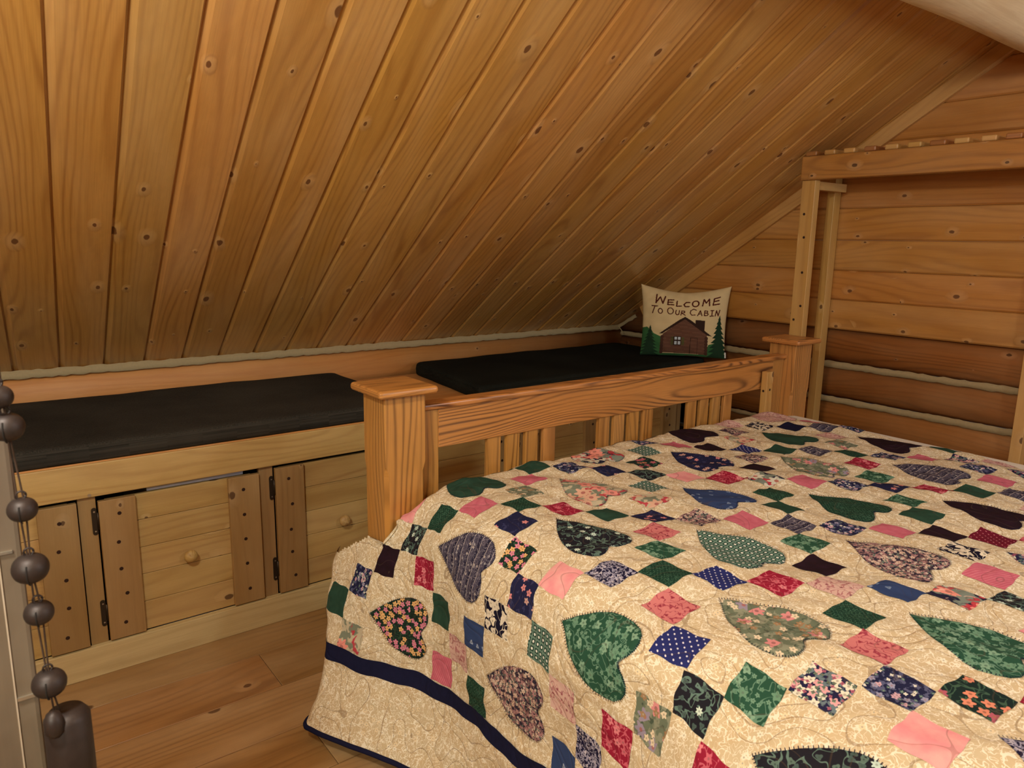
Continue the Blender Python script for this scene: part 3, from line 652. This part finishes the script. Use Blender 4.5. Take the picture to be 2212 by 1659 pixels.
def fabric(name, base, layers, seed=0, quilt=False):
    N = NT(name); uv, u, v = N.uv(); c = base
    for L in layers:
        k = L[0]
        if k == 'mottle':
            n = N.noise(uv, L[1], 3); c = N.mix(N.math('MULTIPLY', N.ramp(n, .35, .65), L[3]), c, L[2])
        elif k == 'flower':       # scale, radius, petals, colA, colB, presence
            d, dx, dy, rc = cellf(N, u, v, L[1], seed+L[2]*10)
            th = N.math('ARCTAN2', dy, dx); th = N.math('ADD', th, N.math('MULTIPLY', rc[0], 6.0))
            rr = N.math('MULTIPLY_ADD', N.math('COSINE', N.math('MULTIPLY', th, float(L[3]))), L[2]*.25, L[2])
            mk = N.math('MULTIPLY', N.math('LESS_THAN', d, rr), N.math('LESS_THAN', rc[1], L[6]))
            col = N.mix(N.math('GREATER_THAN', rc[2], .5), L[4], L[5])
            col = N.mix(N.math('LESS_THAN', d, L[2]*.3), col, tuple(x*.55 for x in L[4][:3])+(1,))
            c = N.mix(mk, c, col)
        elif k == 'vine':         # scale, width, col
            n = N.noise(N.comb(u, v, seed+3.3+L[1]*.01), L[1], 1.0, .5, .6)
            c = N.mix(N.math('LESS_THAN', N.math('ABSOLUTE', N.math('SUBTRACT', n, .5)), L[2]), c, L[3])
        elif k == 'blot':         # scale, threshold, col, amount
            n = N.noise(N.comb(u, v, seed+7.7+L[1]*.013), L[1], 2.5, .6, L[5] if len(L) > 5 else .4)
            c = N.mix(N.math('MULTIPLY', N.ramp(n, L[2], L[2]+.035), L[4]), c, L[3])
        elif k == 'grid':         # scale, radius, col ; half-drop dots
            a = N.math('MULTIPLY', N.math('ADD', u, v), L[1]); b = N.math('MULTIPLY', N.math('SUBTRACT', u, v), L[1])
            fa = N.math('SUBTRACT', N.math('FRACT', a), .5); fb = N.math('SUBTRACT', N.math('FRACT', b), .5)
            d = N.math('SQRT', N.math('ADD', N.math('MULTIPLY', fa, fa), N.math('MULTIPLY', N.math('MULTIPLY', fb, fb), 2.2)))
            c = N.mix(N.math('LESS_THAN', d, L[2]), c, L[3])
        elif k == 'check':
            fa = N.math('SUBTRACT', N.math('FRACT', N.math('MULTIPLY', u, L[1])), .5); fb = N.math('SUBTRACT', N.math('FRACT', N.math('MULTIPLY', v, L[1])), .5)
            ln = N.math('GREATER_THAN', N.math('MAXIMUM', N.math('ABSOLUTE', fa), N.math('ABSOLUTE', fb)), .36)
            c = N.mix(ln, c, L[3]); d = N.math('SQRT', N.math('ADD', N.math('MULTIPLY', fa, fa), N.math('MULTIPLY', fb, fb)))
            c = N.mix(N.math('LESS_THAN', d, .2), c, L[2])
        elif k == 'stripe':       # scale, duty, col, wobble
            s = N.math('FRACT', N.math('MULTIPLY', N.math('ADD', v, N.math('MULTIPLY', u, L[4])), L[1])); c = N.mix(N.math('LESS_THAN', s, L[2]), c, L[3])
    wv = N.noise(uv, 1500.0, 1)
    c = N.mix(N.math('MULTIPLY', N.ramp(wv, .3, .7), .10), c, (.02, .02, .02, 1))
    # meandering quilting stitches
    qn = N.noise(uv, 11.0, 0, .5, .35); dl = N.math('ABSOLUTE', N.math('SUBTRACT', qn, .5)); dl2 = N.math('ABSOLUTE', N.math('SUBTRACT', qn, .37)); dl3 = dl2
    dd = N.math('MINIMUM', N.math('MINIMUM', dl, dl2), dl3)
    if quilt is not None:
        c = N.mix(N.math('MULTIPLY', N.math('LESS_THAN', dd, .0048), .5 if quilt else .3), c, srgb(128, 100, 70) if quilt else srgb(90, 74, 60))
    puff = N.ramp(dd, 0.0, .05); pf = N.math('SQRT', puff)
    crk = N.noise(uv, 90.0, 3, .6)
    h = N.math('ADD', N.math('MULTIPLY', pf, 1.0), N.math('MULTIPLY', crk, .35))
    
    return N.finish(c, .88, N.bump(h, .55, .0022), 0, .06)
cream, cream2 = srgb(207, 191, 156), srgb(238, 230, 206)
FB = {}
BASE_L = [('mottle', 22, srgb(200, 172, 128), .5), ('vine', 62, .022, cream2), ('vine', 95, .018, cream2), ('blot', 120, .66, cream2, .8), ('flower', 62, .30, 6, cream2, srgb(232, 214, 176), .16)]
FB['base'] = fabric('quilt_cream', cream, BASE_L, 1, True)
W_ = srgb(228, 226, 212); GRN = srgb(44, 78, 62)
def F(k, *a, **q): FB[k] = fabric('fabric_'+k, *a, **q)
F('solid_green', srgb(46, 76, 62), [('mottle', 60, srgb(34, 60, 48), .5)], 2)
F('speckled_green', srgb(28, 56, 44), [('vine', 150, .03, srgb(60, 96, 78)), ('grid', 110, .14, srgb(92, 128, 104))], 3)
F('tulip_green', srgb(42, 80, 62), [('vine', 45, .02, srgb(98, 136, 114)), ('flower', 48, .36, 5, srgb(128, 164, 138), srgb(104, 144, 118), .45), ('flower', 95, .34, 5, srgb(110, 148, 124), srgb(96, 136, 112), .4)], 4)
F('navy_floral', srgb(34, 36, 66), [('blot', 110, .52, srgb(96, 100, 132), .8), ('flower', 70, .34, 5, srgb(206, 168, 178), srgb(150, 150, 176), .4), ('flower', 130, .34, 4, W_, srgb(90, 120, 110), .3)], 5)
F('navy_dots', srgb(42, 48, 106), [('grid', 62, .20, srgb(214, 214, 226))], 6)
F('navy_pink', srgb(34, 36, 68), [('blot', 70, .58, srgb(58, 60, 96), .8), ('flower', 40, .26, 5, srgb(216, 140, 140), srgb(196, 160, 150), .45)], 7)
F('blue', srgb(52, 70, 112), [('flower', 45, .22, 3, srgb(120, 140, 170), srgb(150, 164, 186), .3)], 8)
F('black_vine', srgb(34, 33, 40), [('vine', 42, .022, srgb(96, 122, 112)), ('flower', 75, .34, 3, srgb(90, 112, 102), srgb(74, 92, 88), .5), ('flower', 34, .2, 7, srgb(206, 224, 208), srgb(190, 212, 200), .45)], 9)
F('maroon_black', srgb(36, 22, 28), [('mottle', 40, srgb(46, 26, 40), .7)], 10)
F('red_floral', srgb(150, 34, 58), [('vine', 60, .028, srgb(200, 96, 112)), ('flower', 52, .36, 5, srgb(222, 132, 140), srgb(206, 104, 118), .5)], 11)
F('pink', srgb(200, 104, 122), [('stripe', 160, .35, srgb(214, 130, 144), .4), ('mottle', 60, srgb(184, 84, 104), .5)], 12)
F('pale_pink', srgb(236, 172, 168), [('mottle', 30, srgb(228, 140, 148), .8)], 13)
F('blush', srgb(214, 180, 168), [('vine', 60, .03, srgb(180, 124, 124)), ('flower', 80, .25, 5, srgb(160, 96, 104), srgb(190, 140, 140), .3)], 14)
F('muted_floral', srgb(106, 116, 96), [('blot', 55, .5, srgb(142, 146, 124), .9), ('blot', 80, .6, srgb(72, 84, 70), .9), ('flower', 30, .36, 6, srgb(214, 142, 142), srgb(150, 140, 158), .4), ('flower', 62, .36, 5, srgb(222, 206, 176), srgb(158, 126, 92), .45)], 15)
F('green_check', srgb(34, 66, 56), [('check', 72, srgb(224, 228, 216), srgb(104, 132, 118))], 16)
F('white_leaf', srgb(26, 24, 44), [('flower', 48, .42, 3, srgb(232, 222, 196), srgb(222, 212, 190), .75), ('vine', 40, .016, srgb(220, 210, 190))], 17)
F('grey_stripe', srgb(72, 68, 84), [('stripe', 42, .42, srgb(40, 38, 58), .0), ('stripe', 42, .06, srgb(190, 180, 176), .0), ('vine', 120, .03, srgb(116, 110, 122)), ('flower', 90, .25, 4, srgb(180, 170, 164), srgb(150, 146, 150), .25)], 18)
F('rose', srgb(38, 38, 62), [('blot', 26, .46, srgb(130, 142, 130), .95), ('blot', 30, .55, srgb(192, 64, 76), .95), ('flower', 22, .44, 7, srgb(238, 156, 140), srgb(214, 214, 196), .6), ('blot', 60, .64, srgb(240, 200, 180), .8)], 19)
F('rose_light', srgb(196, 186, 158), [('blot', 26, .5, srgb(120, 130, 112), .95), ('blot', 34, .57, srgb(188, 60, 76), .95), ('flower', 24, .46, 7, srgb(232, 150, 138), srgb(220, 176, 150), .6)], 20)
F('pansy', srgb(30, 44, 38), [('vine', 90, .03, srgb(52, 84, 62)), ('flower', 66, .42, 5, srgb(226, 180, 120), srgb(214, 130, 158), .8)], 21)
F('orange_pansy', srgb(28, 44, 42), [('vine', 60, .03, srgb(64, 92, 74)), ('flower', 46, .36, 5, srgb(220, 140, 112), srgb(176, 92, 108), .6)], 22)
F('multi_white', srgb(38, 38, 70), [('blot', 70, .52, srgb(112, 130, 136), .9), ('flower', 62, .44, 5, srgb(232, 224, 204), srgb(226, 168, 172), .75), ('flower', 120, .36, 4, srgb(168, 96, 116), srgb(96, 124, 104), .4)], 23)
F('brown_multi', srgb(52, 46, 60), [('blot', 100, .5, srgb(142, 108, 108), .9), ('flower', 90, .42, 5, srgb(206, 178, 160), srgb(168, 126, 128), .7), ('flower', 140, .36, 4, srgb(104, 116, 108), srgb(216, 200, 184), .5)], 24)
F('navy_sprig', srgb(32, 30, 60), [('vine', 110, .045, srgb(170, 168, 188)), ('flower', 130, .34, 3, srgb(196, 190, 200), srgb(150, 148, 174), .6)], 25)
F('dusty_vine', srgb(206, 124, 124), [('vine', 60, .022, srgb(160, 66, 82)), ('flower', 80, .28, 3, srgb(156, 60, 76), srgb(168, 76, 88), .4)], 26)
F('maroon_dot', srgb(106, 24, 44), [('grid', 60, .17, srgb(206, 132, 140))], 27)
F('navy', srgb(28, 30, 58), [('mottle', 80, srgb(20, 22, 44), .4)], 28, quilt=None)
SQ = {(-1,0):'navy_sprig',(0,0):'speckled_green',(1,0):'navy_dots',(2,0):'red_floral',(3,0):'blush',(4,0):'blue',(5,0):'rose',(6,0):'black_vine',(-2,0):'pale_pink',(-3,0):'navy_pink',(-4,0):'white_leaf',(-5,0):'blue',(-6,0):'blush',(-7,0):'pink',
(-3,-1):'pansy',(-3,-2):'navy_pink',(-3,-3):'speckled_green',(-3,1):'green_check',(-3,2):'blush',(-3,3):'navy_sprig',(0,1):'dusty_vine',(0,2):'navy_dots',(0,3):'black_vine',(1,3):'tulip_green',(2,3):'multi_white',(3,3):'navy_floral',(4,3):'orange_pansy',(5,3):'red_floral',(-1,3):'muted_floral',(-2,3):'red_floral',(-4,3):'blue',(0,4):'red_floral',(3,1):'speckled_green',(3,2):'dusty_vine',(3,4):'pale_pink',
(0,-1):'tulip_green',(0,-2):'dusty_vine',(0,-3):'navy_pink',(1,-3):'brown_multi',(2,-3):'pink',(3,-3):'grey_stripe',(4,-3):'navy_floral',(5,-3):'pink',(6,-3):'maroon_black',(7,-3):'maroon_dot',(8,-3):'red_floral',(3,-1):'maroon_black',(3,-2):'tulip_green',(6,-1):'pink',(6,-2):'white_leaf',(-1,-3):'solid_green',(-2,-3):'red_floral',(-4,-3):'pink',(-5,-3):'speckled_green',(-6,-3):'black_vine',(-7,-3):'maroon_black',(-8,-3):'navy_floral',(-9,-3):'solid_green',(-9,-2):'rose_light',(-9,-4):'base',(-6,-4):'pale_pink',(-6,-2):'red_floral',(-6,-1):'solid_green',(-6,1):'speckled_green',
(0,-4):'rose_light',(0,-5):'green_check',(0,-6):'black_vine',(-1,-6):'navy_pink',(-2,-6):'navy_floral',(-3,-6):'solid_green',(-3,-5):'pink',(-3,-4):'muted_floral',(1,-6):'pale_pink',(2,-6):'red_floral',(3,-6):'rose',(4,-6):'pink',(5,-6):'navy_floral',(6,-6):'navy_pink',(7,-6):'red_floral',(8,-6):'solid_green',(9,-6):'grey_stripe',(3,-4):'solid_green',(3,-5):'speckled_green',(6,-4):'solid_green',(6,-5):'tulip_green',
(0,-7):'orange_pansy',(0,-8):'green_check',(0,-9):'navy_floral',(1,-9):'pink',(2,-9):'maroon_black',(3,-9):'navy_dots',(4,-9):'solid_green',(5,-9):'grey_stripe',(6,-9):'speckled_green',(7,-9):'navy_floral',(8,-9):'pink',(9,-9):'multi_white',(3,-7):'maroon_black',(3,-8):'brown_multi',(3,-10):'rose_light',(3,-11):'brown_multi',(6,-7):'tulip_green',(6,-8):'red_floral',(6,-10):'muted_floral',(6,-11):'blush',(9,-7):'pink',(9,-8):'navy_floral',(4,-12):'white_leaf',(5,-12):'navy',(6,-12):'grey_stripe',(7,-12):'navy_floral',(3,-12):'blush',(6,-13):'pink',(8,-12):'multi_white',(9,-10):'solid_green',(9,-11):'blush',(9,-4):'multi_white',(9,-5):'blush'}
HT = {(-1.5,-1.5):('black_vine','black floral'),(1.5,-1.5):('green_check','green and white check'),(4.5,-1.5):('brown_multi','small brown floral'),(7.5,-1.5):('multi_white','navy and white floral'),(-1.5,1.5):('tulip_green','bright green tulip print'),(1.5,1.5):('muted_floral','large sage garden floral'),(4.5,1.5):('tulip_green','green tulip print'),(-4.5,-1.5):('grey_stripe','grey and navy striped'),(-7.5,-1.5):('pansy','black pansy print'),(-4.5,1.5):('brown_multi','mauve small floral'),(1.5,4.5):('black_vine','black daisy vine'),(4.5,4.5):('navy_sprig','navy sprig'),(-1.5,-4.5):('rose_light','pink rose print'),(-4.5,-4.5):('solid_green','plain green'),(1.5,-4.5):('blue','blue'),(4.5,-4.5):('speckled_green','dark speckled green'),(7.5,-4.5):('maroon_black','dark maroon'),(-1.5,-7.5):('rose','navy rose print'),(1.5,-7.5):('navy_pink','navy with pink sprigs'),(4.5,-7.5):('muted_floral','pale sage floral'),(7.5,-7.5):('grey_stripe','grey'),(1.5,-10.5):('maroon_black','near black'),(4.5,-10.5):('solid_green','green'),(7.5,-10.5):('maroon_black','black'),(10.5,-10.5):('solid_green','light green'),(10.5,-7.5):('multi_white','white floral'),(4.5,-13.5):('blush','pale pink')}
names = list(FB); MATS = [FB[k] for k in names]
def fallback(p, q):
    r = random.Random(p*97+q*13); return r.choice([k for k in names if k not in ('base', 'navy')])

# ------------------------------------------------------------------ quilt mesh
q = MB(); HEM = -10.4; SUB = 11
def grid(us, vs, fn, mi, keep=None, tgt=None):
    tgt = tgt or q
    Ug, Vg = np.meshgrid(us, vs, indexing='ij'); P = fn(Ug, Vg); b = len(tgt.v); nv = len(vs)
    tgt.v += [tuple(p) for p in P.reshape(-1, 3).tolist()]
    for i in range(len(us)-1):
        for j in range(nv-1):
            if keep and not keep((us[i]+us[i+1])/2, (vs[j]+vs[j+1])/2): continue
            a = b+i*nv+j
            tgt.face([a, a+nv, a+nv+1, a+1], [(us[i]*S_, vs[j]*S_), (us[i+1]*S_, vs[j]*S_), (us[i+1]*S_, vs[j+1]*S_), (us[i]*S_, vs[j+1]*S_)], mi, True)
keep = lambda u, v: (v < min(11.4+max(0, -3.4-u)*1.3, 12.9+max(0, -5.6-u)*1.5, 15) if u < -1.4 else v < 12.4)
us = np.arange(HEM, 27.01, 1/SUB); us[-1] = us[-1]; vs = np.arange(-19.0, 14.8, 1/SUB)
grid(us, vs, lambda u, v: S(u, v), 0, keep)
OFF = .0009
n_sq = 0
for p in range(-16, 26):
    for r in range(-22, 22):
        if p % 3 and r % 3: continue
        U, V = p-r, -(p+r)
        if U < -7.4 or U > 22 or V < -18.5 or V > 13: continue
        if V > 10 and U > -5: continue
        k = SQ.get((p, r)) or fallback(p, r); n_sq += 1
        rr = random.Random(p*31+r); j = lambda: rr.uniform(-.025, .025)
        g1 = np.linspace(-.5, .5, 10); A, B = np.meshgrid(g1, g1, indexing='ij')
        ang = j()*1.2; cx, cy = U+j(), V+j()
        rot = lambda a, b: (cx+a*math.cos(ang)-b*math.sin(ang)+.018*np.sin(b*9+p)*(abs(a)*2)**4, cy+a*math.sin(ang)+b*math.cos(ang)+.018*np.sin(a*9+r)*(abs(b)*2)**4)
        uu, vv = rot(A, B); Pn = S(uu, vv, OFF); b0 = len(q.v); q.v += [tuple(x) for x in Pn.reshape(-1, 3).tolist()]; mi = names.index(k); so = (p*.173+r*.311)
        for i in range(9):
            for jj in range(9):
                a = b0+i*10+jj; idx = [(i, jj), (i+1, jj), (i+1, jj+1), (i, jj+1)]
                q.face([b0+x*10+y for x, y in idx], [(uu[x, y]*S_+so*(mi != 0), vv[x, y]*S_) for x, y in idx], mi, True)
quilt = q.build('quilt', MATS, recalc=False)
tag(quilt, 'patchwork quilt with hearts and small squares on cream, draped over the bed', 'quilt')
# appliqued hearts
half = [(0, 1.32), (.17, 1.12), (.36, .90), (.56, .64), (.76, .34), (.92, .02), (1.02, -.32), (1.04, -.62), (.97, -.92), (.82, -1.12), (.62, -1.23), (.42, -1.23), (.24, -1.15), (.10, -1.04), (0, -.98)]
loop = half+[(-x, y) for x, y in half[-2:0:-1]]
def dens(L, k):
    out = []; n = len(L)
    for i in range(n):
        a, b = L[i], L[(i+1) % n]
        for t in range(k): out.append((a[0]+(b[0]-a[0])*t/k, a[1]+(b[1]-a[1])*t/k))
    return out
for (p, r), (k, lab) in HT.items():
    U, V = p-r, -(p+r)
    rr = random.Random(int(p*10+r*7)); ang = rr.uniform(-.07, .07); cx, cy = U+rr.uniform(-.06, .06), V+rr.uniform(-.06, .06)-.0
    if U > 21 or V > 11: continue
    h = MB(); L = dens(loop, 3); n = len(L); RG = 12; C0 = (0, -.15)
    pts = []
    for i in range(RG+1):
        s_ = 1-i/RG
        for x, y in L:
            xx, yy = C0[0]+(x-C0[0])*s_, C0[1]+(y-C0[1])*s_
            pts.append((cx+xx*math.cos(ang)-yy*math.sin(ang), cy+xx*math.sin(ang)+yy*math.cos(ang)))
    A = np.array(pts)
    if V > 9.2 and U > -3: pass
    offs = np.full(len(A), .0016); offs[:n] = .0003
    Pn = S(A[:, 0], A[:, 1], offs); h.v = [tuple(x) for x in Pn.tolist()]; so = p*.271+r*.119
    for i in range(RG):
        for j in range(n):
            jn = (j+1) % n; f = [i*n+j, i*n+jn, (i+1)*n+jn, (i+1)*n+j]
            h.face(f, [(A[x, 0]*S_+so, A[x, 1]*S_) for x in f], 0, True)
    # blanket stitches around the edge
    LL = dens(loop, 4); nn = len(LL); sp = []
    for i in range(nn):
        x, y = LL[i]; x2, y2 = LL[(i+1) % nn]; tx, ty = x2-x, y2-y; l = math.hypot(tx, ty) or 1; nx2, ny2 = ty/l, -tx/l; w2 = .008
        for a, b in ((-.035, -w2), (.03, -w2), (.03, w2), (-.035, w2)):
            px, py = x+nx2*a+tx/l*b, y+ny2*a+ty/l*b
            sp.append((cx+px*math.cos(ang)-py*math.sin(ang), cy+px*math.sin(ang)+py*math.cos(ang)))
    sp = np.array(sp); Ps = S(sp[:, 0], sp[:, 1], .0022); b0 = len(h.v); h.v += [tuple(x) for x in Ps.tolist()]
    for i in range(nn): h.face([b0+4*i+t for t in range(4)], [(sp[4*i+t, 0]*S_, sp[4*i+t, 1]*S_) for t in range(4)], 1, True)
    o = sub('heart_applique', h, [FB[k], FB['navy']], quilt, recalc=False); o['label'] = lab+' heart'
# navy sashing band and edge binding
def strip(name, u0, u1, v0, v1, off, n=4):
    b = MB(); vv = np.arange(v0, v1, .12); A, B = np.meshgrid(np.linspace(0, 1, n+1), vv, indexing='ij')
    wob = .05*np.sin(B*1.7)+.03*np.sin(B*4.1)
    Ug = u0+(u1-u0)*A+wob; P = S(Ug, B, off); b.v = [tuple(x) for x in P.reshape(-1, 3).tolist()]; m_ = len(vv)
    for i in range(n):
        for j in range(m_-1):
            a = i*m_+j; b.face([a, a+m_, a+m_+1, a+1], [(Ug[x, y]*S_, vv[y]*S_) for x, y in ((i, j), (i+1, j), (i+1, j+1), (i, j+1))], 0, True)
    o = sub(name, b, [FB['navy']], quilt, recalc=False); return o
tag(strip('navy_band', -8.08, -7.52, -19, 14.6, .0014), 'dark navy band above the border')
b = MB(); vv = np.arange(-19, 14.6, .12); P = S(np.full_like(vv, HEM), vv, 0.0); b.tube([tuple(x) for x in P.tolist()], .0065, 8)
tag(sub('edge_binding', b, [FB['navy']], quilt), 'navy edge binding')

# ------------------------------------------------------------------ slatted rack by the gable
rack = thing('slatted_rack', (3.0, 1.4, 0), 'tall pine rack with thick beam and slatted top against the gable wall', 'rack')
m = MB(); m.box(2.85, 2.890, .2, 1.769, 1.566, 1.660, 'y'); m.build('front_beam', [MW['beam']], rack, bevel=.005)
m = MB(); m.box(3.135, 3.172, .2, 1.74, 1.59, 1.660, 'y'); m.build('back_beam', [MW['rack']], rack, bevel=.003)
m = MB(); m.box(2.866, 2.902, 1.708, 1.768, 0, 1.566, 'z')
for z in (1.43, 1.335, 1.19, 1.05, .99): m.disc((2.866, 1.738+.014*math.sin(z*40), z), (-1, 0, 0), .0055, 10, 1)
m.build('post', [MW['rack'], M_hole], rack, bevel=.002)
m = MB(); m.box(3.118, 3.170, 1.762, 1.797, 0, 1.60, 'z'); m.build('post', [MW['rack']], rack, bevel=.002)
m = MB(); m.box(3.118, 3.172, .93, .968, 0, 1.60, 'z'); m.build('post', [MW['rack']], rack, bevel=.002)
m = MB(); m.box(2.902, 3.135, 1.72, 1.755, 1.53, 1.564, 'x'); m.build('brace', [MW['rack']], rack, bevel=.002)
rs = random.Random(9)
for k in range(19):
    y = 1.733-k*.0808; y += rs.uniform(-.004, .004); wd = rs.uniform(.046, .056)
    m = MB(); z = 1.6605; x0 = 2.853+rs.uniform(0, .008)
    m.box(x0, 3.175, y-wd/2, y+wd/2, z, z+.0195, 'x'); m.build('slat', [MW['rack' if k % 3 else 'log']], rack, bevel=.005)

# ------------------------------------------------------------------ near door edge with a string of bells
M_door = wood('dark_door', srgb(76, 60, 50), srgb(62, 48, 40), srgb(40, 30, 24), 50, .8, .1, .25, .6, 0, .05)
M_line = plain('door_seam', srgb(186, 170, 148), .6)
door = MB(); door.box(-.62, .036, .935, .968, .01, 1.24, 'z')
dd_ = door.build('door_1', [M_door], bevel=.005); tag(dd_, 'low dark brown wooden door leaf at the left edge of the view', kind='structure')
m = MB(); m.box(.013, .0145, .9335, .936, .02, 1.0, 'z'); sub('seam_bead', m, [M_line], dd_)
m = MB(); m.box(-.02, .027, .9325, .936, .953, .956, 'z'); m.box(.015, .033, .9325, .936, .775, .779, 'z'); sub('strike_plate', m, [M_chrome], dd_)
bells = thing('bell_string', (.038, .895, 1.0), 'string of dark round metal bells hanging on the edge of the dark door', 'bell string')
M_bell = plain('dark_bell_metal', srgb(52, 42, 38), .5, .3, 90, .3, var=.4)
M_cord = plain('cord', srgb(58, 40, 26), .9)
BY = .898
BL = [(.030, 1.135, .0135), (.034, 1.103, .0165), (.039, 1.012, .0145), (.040, .945, .0180), (.043, .892, .0148), (.045, .806, .0175)]
for x, z, R_ in BL:
    c = Vector((x, BY, z))
    m = MB(); prof = [(max(R_*math.sin(t*PI/14)**.8, .0004), -R_*.88*math.cos(t*PI/14)) for t in range(15)]
    m.lathe(prof, c, (0, 0, 1), 24)
    o = m.build('bell', [M_bell], bells)
    t = MB(); t.tube([c+Vector((math.cos(k*PI/6)*.0045, 0, R_*.88+.003+math.sin(k*PI/6)*.0045)) for k in range(13)], .0012, 6); sub('loop', t, [M_bell], o)
    t = MB(); tocam = Vector((-.25, -.9, .1)).normalized()
    t.tube([c+(tocam*math.cos(a)+Vector((0, 0, 1))*math.sin(a)).normalized()*R_*1.0 for a in np.linspace(-1.2, .4, 9)], .0009, 6); sub('slot', t, [M_dark], o)
m = MB(); m.lathe([(.004, .034), (.018, .032), (.0235, .024), (.024, -.03), (.0235, -.10)], (.058, BY, .735), (0, 0, 1), 28); m.build('clapper_tube', [M_bell], bells)
m = MB(); m.lathe([(.0005, .016), (.007, .013), (.010, .004), (.010, -.008), (.006, -.014), (.0005, -.016)], (.044, BY-.018, .765), (0, 0, 1), 18); m.build('bell', [M_bell], bells)
m = MB(); full = [(.028, 1.235)]+[(x, z) for x, z, r in BL]+[(.05, .76)]
for dx in (-.003, .003): m.tube([(x+dx*(1 if i % 2 else .2), BY, z) for i, (x, z) in enumerate(full)], .001, 6)
m.build('cord', [M_cord], bells)
